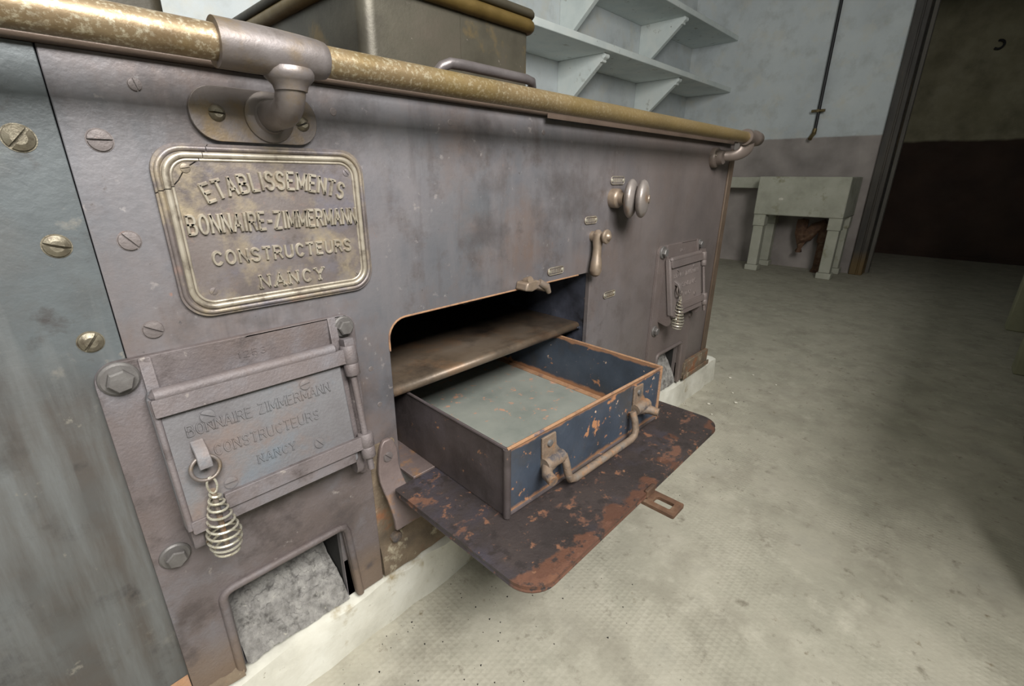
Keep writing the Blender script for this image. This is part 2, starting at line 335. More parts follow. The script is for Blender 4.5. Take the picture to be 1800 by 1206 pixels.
# ------------------------------------------------------------------ lettering (stroke alphabet, cast ridges)
def arcp(cx, cy, rx, ry, a0, a1, n=8): return [(cx + rx * math.cos(R(a0 + (a1 - a0) * k / n)), cy + ry * math.sin(R(a0 + (a1 - a0) * k / n))) for k in range(n + 1)]
GL = {
 'A': (1.0, [[(0, 0), (.5, 1), (1, 0)], [(.2, .34), (.8, .34)]]),
 'B': (.9, [[(0, 0), (0, 1)], [(0, 1), (.5, 1)] + arcp(.5, .76, .33, .24, 90, -90, 6) + [(0, .52)], [(.5, .52)] + arcp(.55, .26, .35, .26, 90, -90, 6) + [(0, 0)]]),
 'C': (.92, [arcp(.5, .5, .46, .5, 42, 318, 14)]),
 'E': (.8, [[(.8, 1), (0, 1), (0, 0), (.8, 0)], [(0, .52), (.62, .52)]]),
 'I': (.12, [[(.06, 0), (.06, 1)]]),
 'L': (.75, [[(0, 1), (0, 0), (.75, 0)]]),
 'M': (1.15, [[(0, 0), (0, 1), (.575, .15), (1.15, 1), (1.15, 0)]]),
 'N': (.92, [[(0, 0), (0, 1), (.92, 0), (.92, 1)]]),
 'O': (.98, [arcp(.49, .5, .47, .5, 0, 360, 18)]),
 'R': (.9, [[(0, 0), (0, 1), (.5, 1)] + arcp(.52, .75, .33, .25, 90, -90, 6) + [(0, .5)], [(.5, .5), (.9, 0)]]),
 'S': (.86, [arcp(.43, .75, .38, .25, 25, 270, 9) + arcp(.43, .25, .40, .25, 90, -155, 9)]),
 'T': (.86, [[(0, 1), (.86, 1)], [(.43, 1), (.43, 0)]]),
 'U': (.9, [[(0, 1), (0, .35)] + arcp(.45, .33, .45, .33, 180, 360, 8) + [(.9, 1)]]),
 'Y': (.96, [[(0, 1), (.48, .48), (.96, 1)], [(.48, .48), (.48, 0)]]),
 'Z': (.88, [[(0, 1), (.86, 1), (0, 0), (.88, 0)]]),
 '-': (.5, [[(0, .45), (.5, .45)]]), ' ': (.45, []),
 '1': (.3, [[(0, .78), (.2, 1), (.2, 0)]]), '2': (.7, [arcp(.35, .72, .33, .28, 160, -30, 8) + [(0, 0), (.7, 0)]]),
 '3': (.7, [arcp(.33, .75, .32, .25, 150, -90, 8) + arcp(.33, .25, .36, .25, 90, -150, 8)]), '5': (.7, [[(.62, 1), (.08, 1), (.04, .55)] + arcp(.32, .32, .36, .32, 120, -150, 9)]),
 '7': (.7, [[(0, 1), (.7, 1), (.25, 0)]]),
}
SERIF = {'N': [((0, 0), .2), ((.92, 1), .2), ((0, 1), .16)], 'A': [((0, 0), .2), ((1, 0), .2)], 'Y': [((0, 1), .2), ((.96, 1), .2), ((.48, 0), .22)], 'C': [],
         'M': [((0, 0), .15), ((1.15, 0), .15)], 'I': [((.06, 0), .18), ((.06, 1), .18)], 'R': [((0, 0), .18)], 'T': [((.43, 0), .18)]}
def ridge(bm, a, b, w, h, mp, d, ext):
    a = Vector(a); b = Vector(b); t = (b - a)
    if t.length < 1e-9: return
    t.normalize(); n = Vector((-t.y, t.x)); a = a - t * ext; b = b + t * ext; vs = []
    for p, s in ((a, 1), (b, -1)):
        for k, (off, hh) in enumerate(((-w, 0), (-w * .55, h), (w * .55, h), (w, 0))):
            q = p + n * off + (t * s * w * .45 if hh else Vector((0, 0)))
            vs.append(bm.verts.new(mp(q.x, q.y, d + hh)))
    for i in range(3): bm.faces.new((vs[i], vs[i + 1], vs[5 + i], vs[4 + i]))
    bm.faces.new((vs[0], vs[1], vs[2], vs[3])); bm.faces.new((vs[7], vs[6], vs[5], vs[4])); bm.faces.new((vs[0], vs[4], vs[7], vs[3]))
def ridge_path(bm, pts, w, h, mp, d):
    pts = [Vector(p) for i, p in enumerate(pts) if i == 0 or (Vector(p) - Vector(pts[i - 1])).length > 1e-7]
    closed = (pts[0] - pts[-1]).length < 1e-6
    if closed: pts = pts[:-1]
    n = len(pts); rows = []
    for i in range(n):
        a = (pts[i] - pts[i - 1]).normalized() if (closed or i > 0) else None
        b = (pts[(i + 1) % n] - pts[i]).normalized() if (closed or i < n - 1) else None
        t = ((a or b) + (b or a)).normalized(); nn = Vector((-t.y, t.x))
        k = 1 / max(.5, nn.dot(Vector((-(b or a).y, (b or a).x))))
        e = -t * w * .5 if a is None else (t * w * .5 if b is None else Vector((0, 0)))
        rows.append([bm.verts.new(mp(*(pts[i] + e + nn * off * k), d + hh)) for off, hh in ((-w, 0), (-w * .55, h), (w * .55, h), (w, 0))])
    for i in range(n if closed else n - 1):
        p, q = rows[i], rows[(i + 1) % n]
        for k in range(3): bm.faces.new((p[k], p[k + 1], q[k + 1], q[k]))
        bm.faces.new((p[3], p[0], q[0], q[3]))
    if not closed: bm.faces.new(rows[0]); bm.faces.new(rows[-1][::-1])
def lettering(bm, text, x0, x1, base, h, mp, d, w, hh, gap=.28, arc=None, serif=False, down=False):
    """letters fitted between x0 and x1; arc=(drop radius): the baseline bends about the middle"""
    tot = sum(GL[c][0] + gap for c in text) - gap; sx = (x1 - x0) / tot; cur = x0; mid = (x0 + x1) / 2
    def pos(px, py, cx):
        if arc is None: return (px, (base - py) if down else (base + py))
        a = (cx - mid) / arc; r = arc; ox = mid + r * math.sin(a); oz = base - r + r * math.cos(a)
        dx, dz = px - cx, py
        return (ox + dx * math.cos(a) + dz * math.sin(a), oz - dx * math.sin(a) + dz * math.cos(a))
    for c in text:
        gw, strokes = GL[c]; cx = cur + gw * sx / 2
        for st in strokes:
            pts = [pos(cur + u * sx, v * h, cx) for u, v in st]
            if len(pts) > 5: ridge_path(bm, pts, w, hh, mp, d); continue
            for p, q in zip(pts, pts[1:]): ridge(bm, p, q, w, hh, mp, d, w * .55)
        if serif:
            for (u, v), s in SERIF.get(c, []):
                ridge(bm, pos(cur + (u - s) * sx, v * h, cx), pos(cur + (u + s) * sx, v * h, cx), w * .7, hh, mp, d, w * .3)
        cur += (gw + gap) * sx

# ================================================================== THE ROOM
XR, YB, XF, YF, XL, H = 5.0, 1.71, 6.69, -1.5, -1.95, 2.75
bm = bmesh.new(); box(bm, XL - .2, XF + .2, YF - .2, YB + .2, -.12, 0); struct('floor', bm, floor_m)
bm = bmesh.new(); box(bm, XL - .2, XF + .2, YF - .2, YB + .2, H, H + .12); struct('ceiling', bm, ceil_m)
bm = bmesh.new(); box(bm, XL - .2, XF + .2, YB, YB + .2, 0, H); struct('wall_back', bm, wall_m)
bm = bmesh.new(); box(bm, XR, XR + .16, .02, YB, 0, H); struct('wall_right', bm, wall_dado)
bm = bmesh.new(); box(bm, XR, XR + .16, YF, .02, 2.25, H); struct('wall_right_lintel', bm, wall_m)
bm = bmesh.new(); box(bm, XF, XF + .2, YF - .2, YB + .2, 0, H); struct('wall_far', bm, far_wall)
# wall behind the camera with its window
bm = bmesh.new()
slab(bm, [(XL - .2, 0), (XF + .2, 0), (XF + .2, H), (XL - .2, H)], [[(-.75, 1.5), (.75, 1.5), (.75, 2.5), (-.75, 2.5)]], lambda u, v, d: Vector((u, YF - d, v)), 0, .2)
struct('wall_front', bm, wall_m)
bm = bmesh.new()
slab(bm, [(YF - .2, 0), (YB, 0), (YB, H), (YF - .2, H)], [], lambda u, v, d: Vector((XL - d, u, v)), 0, .2)
struct('wall_left', bm, wall_m)
def window(name, u0, u1, z0, z1, mp):
    bm = bmesh.new()
    slab(bm, [(u0, z0), (u1, z0), (u1, z1), (u0, z1)], [[(u0 + .05, z0 + .05), (u0 + (u1 - u0) / 2 - .025, z0 + .05), (u0 + (u1 - u0) / 2 - .025, z1 - .05), (u0 + .05, z1 - .05)],
        [(u0 + (u1 - u0) / 2 + .025, z0 + .05), (u1 - .05, z0 + .05), (u1 - .05, z1 - .05), (u0 + (u1 - u0) / 2 + .025, z1 - .05)]], mp, 0, .05)
    return struct(name, bm, window_wood)
window('window_1', -.75, .75, 1.5, 2.5, lambda u, v, d: Vector((u, YF - .1 - d, v)))
# doorway frame at the end of the right wall
bm = bmesh.new(); box(bm, 4.955, 5.13, -.075, .02, 0, 2.25); box(bm, 4.945, 4.97, -.045, -.03, 0, 2.25)
struct('trim_1', bm, wood_post, bevel=.006)
bm = bmesh.new(); box(bm, 5.13, 5.19, -.10, .02, 0, 2.25); struct('trim_2', bm, frame_grey, bevel=.005)
bm = bmesh.new(); box(bm, XF - .012, XF, YF, YB, 0, .045); displace(bm, .002, 3); struct('baseboard_far', bm, far_wall)

# hook on the far wall
bm = bmesh.new(); hx = XF - .03
tube(bm, [(XF, -.455, 1.99), (hx, -.455, 1.99)] + [(hx, -.46 - .035 * math.sin(R(a)), 1.955 + .035 * math.cos(R(a))) for a in range(0, 250, 25)], .009, 8)
tag(build('wall_hook', bm, black_pipe, origin=(XF, -.46, 1.95)), 'black curled iron hook fixed high on the olive wall beyond the doorway', 'hook')

# ------------------------------------------------------------------ shelves on the back wall
def wall_shelf(z, label):
    t = thing('wall_shelf', label, 'shelf', (3.4, YB, z), 'white wooden wall shelves')
    bm = bmesh.new(); box(bm, 1.2, XR, YB - .43, YB, z, z + .04); build('shelf_board', bm, paint_white, t, bevel=.004)
    for bx in (1.85, 2.92, 3.995):
        bm = bmesh.new()
        slab(bm, [(YB, z), (YB - .375, z), (YB - .385, z - .028), (YB - .365, z - .04), (YB - .012, z - .345), (YB, z - .345)], [], lambda u, v, d: Vector((d, u, v)), bx, bx + .04)
        b = build('bracket', bm, paint_white, t, bevel=.003)
        bm = bmesh.new(); tube(bm, [(bx - .004, YB - .376, z - .016), (bx + .044, YB - .376, z - .016)], .016, 10)
        tube(bm, [(bx - .004, YB - .36, z - .043), (bx + .044, YB - .36, z - .043)], .009, 8); build('moulding', bm, paint_white, b)
    return t
wall_shelf(1.545, 'long white painted wall shelf, the lower one, on triangular brackets')
wall_shelf(1.965, 'long white painted wall shelf, the upper one, on triangular brackets')

# ------------------------------------------------------------------ stone sink, ledge, tap pipe, drain on the right wall
t = thing('stone_sink', 'pale stone sink trough on four carved legs against the grey dado', 'sink', (4.76, .42, 0))
bm = bmesh.new()
slab(bm, [(4.53, .085), (4.995, .085), (4.995, .75), (4.53, .75)], [[(4.60, .155), (4.93, .155), (4.93, .68), (4.60, .68)]], XY, .488, .80)
box(bm, 4.59, 4.94, .145, .69, .49, .54)
build('basin', bm, stone, t, bevel=.008)
bm = bmesh.new(); bmesh.ops.create_icosphere(bm, subdivisions=1, radius=.018); bmesh.ops.scale(bm, verts=bm.verts, vec=(.3, 1.1, .7)); bmesh.ops.translate(bm, verts=bm.verts, vec=(4.528, .552, .621)); build('chip', bm, crumb_m, t)
for lx in (4.535, 4.87):
    for ly in (.085, .65):
        bm = bmesh.new(); box(bm, lx, lx + .095, ly, ly + .095, .392, .488); box(bm, lx + .006, lx + .088, ly + .007, ly + .088, .05, .392); box(bm, lx - .004, lx + .1, ly - .006, ly + .1, 0, .05)
        build('leg', bm, stone, t, bevel=.006)
bm = bmesh.new(); box(bm, 4.75, 4.995, .80, YB - .005, .70, .795)
for ly in (.98, 1.5): box(bm, 4.78, 4.98, ly + .3, ly + .38, 0, .70) if ly < 1 else box(bm, 4.78, 4.98, 1.6, 1.68, 0, .70)
tag(build('stone_ledge', bm, stone, origin=(4.87, 1.25, 0), bevel=.006), 'stone ledge slab running along the wall from the sink to the corner', 'ledge')
bm = bmesh.new(); tube(bm, [(4.965, .505, H), (4.965, .505, 1.16)], .0125, 12); t = thing('water_pipe', 'thin black pipe coming down the white wall to a brass tap above the sink', 'pipe', (4.965, .505, 1.1))
build('pipe', bm, black_pipe, t)
bm = bmesh.new(); tube(bm, [(4.93, .505, 1.325), (5.0, .505, 1.325)], .012, 10); tube(bm, [(4.945, .455, 1.325), (4.945, .555, 1.325)], .011, 10); build('valve', bm, tap_m, t)
bm = bmesh.new(); tube(bm, [(4.965, .505, 1.19), (4.965, .508, 1.15), (4.94, .515, 1.13), (4.92, .52, 1.105)], [.016, .018, .016, .017], 12); build('tap', bm, tap_m, t)
t = thing('drain_pipe', 'rusted drain pipe with a crusty trap under the stone sink', 'pipe', (4.86, .28, 0))
bm = bmesh.new(); tube(bm, [(4.86, .24, .0), (4.86, .24, .04), (4.86, .24, .21), (4.86, .24, .25), (4.86, .24, .26), (4.86, .24, .38)], [.055, .04, .04, .04, .052, .05], 14); build('stack', bm, rust_pipe, t)
bm = bmesh.new(); tube(bm, [(4.86, .24, .35), (4.85, .27, .40), (4.84, .32, .38), (4.83, .37, .30), (4.83, .40, .27), (4.83, .42, .33), (4.83, .42, .45)], [.05, .055, .045, .05, .055, .045, .045], 14); displace(bm, .012, 40); build('trap', bm, rust_pipe, t)
bm = bmesh.new(); tube(bm, [(4.83, .40, .27), (4.83, .405, .20), (4.83, .41, .165)], [.04, .018, .028], 10); displace(bm, .012, 50, 3); build('rust_crust', bm, rust_pipe, t)

# ------------------------------------------------------------------ stone counter opposite the stove (its piers edge into the frame)
t = thing('stone_counter', 'dark stone counter on masonry piers facing the stove', 'counter', (3.2, -1.3, 0))
for px in (1.15, 2.0, 2.82, 3.67):
    bm = bmesh.new(); box(bm, px, px + .10, -1.49, -.92, 0, .72); build('pier', bm, stone_pier, t, bevel=.006)
bm = bmesh.new(); box(bm, .85, 4.2, YF + .005, -.90, .72, .80); build('worktop', bm, stone_pier, t, bevel=.006)

# ================================================================== PLINTH
bm = bmesh.new()
prof = [(-.014, 0), (-.012, .05), (-.010, .092), (.004, .100), (1.0, .1055), (1.0, 0)]
xs = [-.7 + k * (1.86 + .7) / 60 for k in range(61)]; rings = []
for x in xs: rings.append([bm.verts.new((x, y + (random.uniform(-.004, .004) if y < .5 else 0), z + (random.uniform(-.005, .004) if 0 < z and y < .5 else 0))) for y, z in prof])
for a, b in zip(rings, rings[1:]):
    for k in range(len(prof)): bm.faces.new((a[k], a[(k + 1) % 6], b[(k + 1) % 6], b[k]))
bm.faces.new(rings[0]); bm.faces.new(list(reversed(rings[-1])))
tag(build('stove_plinth', bm, plinth_m, origin=(.6, .5, 0)), 'whitewashed rough concrete plinth under the iron stove', 'plinth')

# ================================================================== STOVE
stove = thing('cooking_stove', 'large mauve grey cast iron cooking stove with brass rail on concrete plinth', 'stove', (.55, .5, .106))
SX0, SX1, ST = -.65, 1.735, .8965
SEAM = .053
# front panels
bm = bmesh.new(); slab(bm, [(SX0, .1062), (SEAM - .0005, .1062), (SEAM - .0005, ST), (SX0, ST)], [], XZ, -.012, 0); build('front_panel', bm, iron_left, stove, bevel=.0008, seg=1)
OX0, OX1, OZ0, OZ1 = .3725, .927, .298, .576
bm = bmesh.new()
ash_hole = lambda dx: [(.086 + dx, .1075), (.250 + dx, .1075), (.250 + dx, .256), (.086 + dx, .256)]
slab(bm, [(SEAM + .0005, .1062), (SX1, .1062), (SX1, ST), (SEAM + .0005, ST)],
     [rrect(OX0, OX1, OZ0, OZ1, (0.001, 0.001, .014, .032)), ash_hole(0), ash_hole(1.235)], XZ, -.012, 0)
build('front_panel', bm, iron, stove, bevel=.0008, seg=1)
# body sides, back and top
bm = bmesh.new(); box(bm, SX0, SX0 + .012, .0125, 1.0, .113, ST); box(bm, SX0, SX1, .988, 1.0, .113, ST); build('side_panel', bm, iron_left, stove)
bm = bmesh.new(); box(bm, SX1 - .012, SX1, .0125, .988, .113, ST); build('side_panel', bm, iron, stove)
bm = bmesh.new(); box(bm, SX0 - .01, SX1 + .004, -.012, 1.02, ST, ST + .012); build('top_plate', bm, stove_top, stove, bevel=.004)
bm = bmesh.new(); box(bm, .735, 1.69, -.0138, -.0122, ST - .005, ST + .003); build('edge_strip', bm, stove_top, stove)
bm = bmesh.new(); box(bm, SX1 - .03, SX1 + .006, -.006, -.0005, .17, ST - .02); build('corner_trim', bm, trim_brown, stove, bevel=.001)
# rusty skirt along the foot
def skirt(x0, x1, z0, z1, name='skirt', m=rust_base, d=.010):
    bm = bmesh.new(); n = max(4, int((x1 - x0) / .02)); rows = []
    for k in range(n + 1):
        x = x0 + (x1 - x0) * k / n; rows.append([bm.verts.new((x, -.0006, z0)), bm.verts.new((x, -d - random.uniform(0, .004), z0 + random.uniform(0, .006))), bm.verts.new((x, -d * .8 - random.uniform(0, .003), (z0 + z1) / 2)), bm.verts.new((x, -.0006, z1 + random.uniform(-.008, .008)))])
    for a, b in zip(rows, rows[1:]):
        for i in range(3): bm.faces.new((a[i], b[i], b[i + 1], a[i + 1]))
        bm.faces.new((a[3], b[3], b[0], a[0]))
    bm.faces.new(rows[0]); bm.faces.new(rows[-1]); return build(name, bm, m, stove)
skirt(-.6, -.125, .1062, .130); skirt(-.124, .0205, .1062, .146, m=rust_edge, d=.015); skirt(.316, 1.245, .1062, .180); skirt(.0225, .080, .1062, .124, d=.016)
bm = bmesh.new(); box(bm, 1.535, SX1 + .008, -.016, -.0005, .106, .168); build('skirt', bm, rust_base, stove, bevel=.002)
bm = bmesh.new(); box(bm, 1.53, SX1 + .014, -.022, -.0165, .1062, .124); build('skirt', bm, rust_base, stove, bevel=.002)

# ------------------------------------------------------------------ screws and bolts
def screw_mesh(name, head, slotm, dome=.25):
    """unit radius slotted head looking along -y: two half discs and a slot floor"""
    bm = bmesh.new(); g = .11; dep = .28
    for s in (1, -1):
        a0 = math.asin(g); pts = [(math.cos(a0 + (math.pi - 2 * a0) * k / 14), math.sin(a0 + (math.pi - 2 * a0) * k / 14)) for k in range(15)]
        pts = [(x, s * z) for x, z in pts]
        A = [bm.verts.new((x, 0, z)) for x, z in pts]; B = [bm.verts.new((x * .93, -dep * .8, z * .93 if abs(z) > g * 1.1 else s * g)) for x, z in pts]
        T = [bm.verts.new((x * .5, -dep * .8 - dome, max(g, abs(z) * .5) * s)) for x, z in pts]
        for P, Q in ((A, B), (B, T)):
            for i in range(14): bm.faces.new((P[i], P[i + 1], Q[i + 1], Q[i]))
        bm.faces.new(T); bm.faces.new((A[0], B[0], T[0], T[14], B[14], A[14]))
    nf = len(bm.faces)
    ring = [bm.verts.new((1.07 * math.cos(2 * math.pi * k / 28), -dep * .18, 1.07 * math.sin(2 * math.pi * k / 28))) for k in range(28)]
    base = [bm.verts.new((1.07 * math.cos(2 * math.pi * k / 28), 0.1, 1.07 * math.sin(2 * math.pi * k / 28))) for k in range(28)]
    fs = [bm.faces.new(ring)] + [bm.faces.new((ring[k], ring[(k + 1) % 28], base[(k + 1) % 28], base[k])) for k in range(28)]
    bmesh.ops.recalc_face_normals(bm, faces=bm.faces[:])
    for f in fs: f.material_index = 1
    me = bpy.data.meshes.new(name); bm.to_mesh(me); bm.free(); me.materials.append(head); me.materials.append(slotm)
    me.shade_smooth(); me.set_sharp_from_angle(angle=R(30)); return me
SCR_B = screw_mesh('screw_brass', brass_scr, brass_scr); SCR_I = screw_mesh('screw_iron', iron_scr, iron_scr, .06); SCR_C = screw_mesh('screw_cast', cast_door, cast_door, .05); SCR_P = screw_mesh('screw_plate', plate_field, plate_field, .1)
SCR_D = screw_mesh('screw_domed', brass_scr, brass_scr, .5)
def screw(me, parent, x, z, r, ang, y=0.0, name='screw', rotx=0):
    e = (Matrix.Rotation(rotx, 3, 'X') @ Matrix.Rotation(R(ang), 3, 'Y')).to_euler()
    return place(me, parent, (x, y, z), e, r, name)
for (x, z, a, r) in ((.0248, .819, -48, .0112), (.027, .725, 18, .0105), (.0293, .628, -52, .0105)): screw(SCR_B, stove, x, z, r, a)
for (x, z, a, r) in ((.080, .820, 0, .0102), (.082, .725, 52, .0098), (.082, .629, 32, .0098)): screw(SCR_I, stove, x, z, r, a)
screw(SCR_I, stove, .118, .872, .0058, 75)
for (x, z) in ((.321, .866), (.513, .868), (.74, .868)):
    bm = bmesh.new(); lathe(bm, [(0, .0048), (.0005, .0044), (.0007, 0)], (x, 0, z), (0, -1, 0), 16); build('rivet', bm, iron_scr, stove)
for (x, z) in ((.336, .505), (.345, .44)):
    bm = bmesh.new(); lathe(bm, [(0, .0042), (.0005, .0038), (.0007, 0)], (x, 0, z), (0, -1, 0), 16); build('rivet', bm, iron_scr, stove)
def hexbolt_mesh():
    bm = bmesh.new()
    lathe(bm, [(0, .0185), (.003, .018), (.005, .016), (.005, 0)], (0, 0, 0), (0, -1, 0), 28)
    pts = [(.0125 * math.cos(R(60 * k + 12)), .0125 * math.sin(R(60 * k + 12))) for k in range(6)]
    A = [bm.verts.new((x, -.005, z)) for x, z in pts]; B = [bm.verts.new((x, -.0125, z)) for x, z in pts]; Cc = [bm.verts.new((x * .86, -.0145, z * .86)) for x, z in pts]
    for P, Q in ((A, B), (B, Cc)):
        for i in range(6): bm.faces.new((P[i], P[(i + 1) % 6], Q[(i + 1) % 6], Q[i]))
    bm.faces.new(Cc); bmesh.ops.recalc_face_normals(bm, faces=bm.faces[:])
    me = bpy.data.meshes.new('hex_bolt'); bm.to_mesh(me); bm.free(); me.materials.append(bolt_m); me.shade_smooth(); me.set_sharp_from_angle(angle=R(25)); return me
HEX = hexbolt_mesh()

# ------------------------------------------------------------------ hand rail
RY, RZ, RR = -.075, .9055, .0155
bm = bmesh.new(); tube(bm, [(x, RY, RZ) for x in (-.65, .176)], RR, 28); tube(bm, [(x, RY, RZ) for x in (.27, 1.615)], RR, 28); build('hand_rail', bm, brass, stove)
def elbow(x, m):
    bm = bmesh.new(); pts = [(x, 0.0, .853), (x, -.03, .853)]
    for a in range(0, 91, 10): pts.append((x, -.045 - .030 * math.sin(R(a)), .883 - .030 * math.cos(R(a))))
    pts += [(x, -.075, RZ)]
    n = len(pts); tube(bm, pts, [.0165, .0155] + [.0150] * (n - 3) + [.0155], 20)
    return bm
# near support: flange, two screws, collar disc, elbow, tapered sleeve
br = None
bm = bmesh.new(); slab(bm, rrect(.158, .294, .824, .879, .0262, 8), [], XZ, 0, .007)
br = build('rail_bracket', bm, bronze, stove, bevel=.002)
screw(SCR_D, br, .184, .852, .0085, 5, -.0065); screw(SCR_D, br, .276, .848, .0085, -22, -.0065)
BX = .238
bm = bmesh.new(); lathe(bm, [(.0065, .0272), (.0095, .0268), (.0115, .024), (.0125, .018), (.016, .0165)], (BX, 0, .852), (0, -1, 0), 32); build('collar', bm, bronze, br)
bm = elbow(BX, bronze); build('elbow', bm, bronze, br)
bm = bmesh.new(); lathe(bm, [(0, .0152), (.005, .0165), (.009, .0200), (.012, .0228), (.017, .0236), (.021, .0222)], (BX, RY, RZ - .0335), (0, 0, 1), 28)
for v in bm.verts: v.co.x = BX + (v.co.x - BX) * 1.06
build('saddle', bm, bronze, br)
bm = bmesh.new(); lathe(bm, [(.0, .0162), (.0, .0214), (.003, .0214), (.03, .0216), (.055, .0212), (.08, .0202), (.098, .0190), (.105, .0176), (.107, .0158)], (.172, RY, RZ), (1, 0, 0), 36)
build('sleeve', bm, bronze, br)
# far support at the end of the rail
bm = bmesh.new(); lathe(bm, [(0, .030), (.012, .030), (.016, .027), (.018, .022), (.034, .020)], (1.565, 0, .848), (0, -1, 0), 28)
br2 = build('rail_bracket', bm, bronze, stove)
screw(SCR_D, br2, 1.545, .853, .005, 40, -.016)
bm = elbow(1.565, bronze); 
for v in bm.verts: v.co.x += max(0, -v.co.y - .02) * 1.15
build('elbow', bm, bronze, br2)
bm = bmesh.new(); lathe(bm, [(0, .0165), (0, .0225), (.008, .0235), (.014, .0215), (.07, .0215), (.075, .0235), (.085, .0235), (.09, .0215), (.115, .0205), (.122, .016), (.124, 0)], (1.60, RY, RZ), (1, 0, 0), 32)
build('end_sleeve', bm, bronze, br2)

# ------------------------------------------------------------------ maker's plate
bm = bmesh.new(); PX0, PX1, PZ0, PZ1 = .113, .352, .633, .821
CRK = [(.170, PZ1), (.1665, .816), (.162, .8095), (.158, .8045), (.151, .800), (.144, .796), (.140, .790), (.136, .784), (.1295, .7775), (.1245, .775), (.118, .7735), (PX0, .771)]
GAP = .00045                                   # half width of the crack
def cracked(inset, rad, extra=()):
    """the outline split where the crack crosses it: (long open path, corner open path)"""
    o = rrect(PX0 + inset, PX1 - inset, PZ0 + inset, PZ1 - inset, rad, 10)
    zt, xl = PZ1 - inset, PX0 + inset
    cx = next(a[0] + (b[0] - a[0]) * (zt - a[1]) / (b[1] - a[1]) for a, b in zip(CRK, CRK[1:]) if b[1] <= zt <= a[1])
    cz = next(a[1] + (b[1] - a[1]) * (xl - a[0]) / (b[0] - a[0]) for a, b in list(zip(CRK, CRK[1:]))[::-1] if b[0] <= xl <= a[0])
    return [(xl, cz - GAP)] + o[:33] + [(cx + GAP, zt)], [(cx - GAP, zt)] + o[33:] + [(xl, cz + GAP)]
big, corner = cracked(0, .030)
slab(bm, big + [(x + GAP * .8, z - GAP * .8) for x, z in CRK[1:-1]], [], XZ, 0, .0045)
np_ = build('name_plate', bm, plate_field, stove, bevel=.0003, seg=1)
bm = bmesh.new(); slab(bm, corner + [(x - GAP * .8, z + GAP * .8) for x, z in CRK[1:-1]][::-1], [], XZ, 0, .0045)
build('broken_corner', bm, plate_field, np_, bevel=.0003, seg=1)
def border(inset, r, dep, material, rad):
    for path in cracked(inset, rad):
        bm = bmesh.new(); tube(bm, [XZ(u, v, dep) for u, v in path], r, 10); build('border_bead', bm, material, np_)
border(.005, .0028, .0045, plate_field, .027); border(.0115, .0032, .0050, plate_edge, .022)
border(.0165, .0016, .0045, plate_edge, .018)
def plate_text(text, x0, x1, base, h, w, hh, **k):
    bm = bmesh.new(); lettering(bm, text, x0, x1, base, h, XZ, .0044, w, hh, **k); return build('lettering', bm, plate_edge, np_, angle=25)
plate_text('ETABLISSEMENTS', .158, .318, .7735, .0190, .0021, .0032, gap=.40, arc=.24)
plate_text('BONNAIRE-ZIMMERMANN', .1345, .3335, .7275, .0195, .0020, .0032, gap=.44)
plate_text('CONSTRUCTEURS', .152, .321, .6915, .0145, .0018, .0028, gap=.5)
plate_text('NANCY', .198, .278, .6575, .0150, .0017, .0028, gap=.62, serif=True)
for (x, z, a, r) in ((.144, .796, -8, .0050), (.327, .793, 50, .0048), (.327, .657, 50, .0035), (.146, .662, -55, .0045)): screw(SCR_P, np_, x, z, r, a, -.0042)
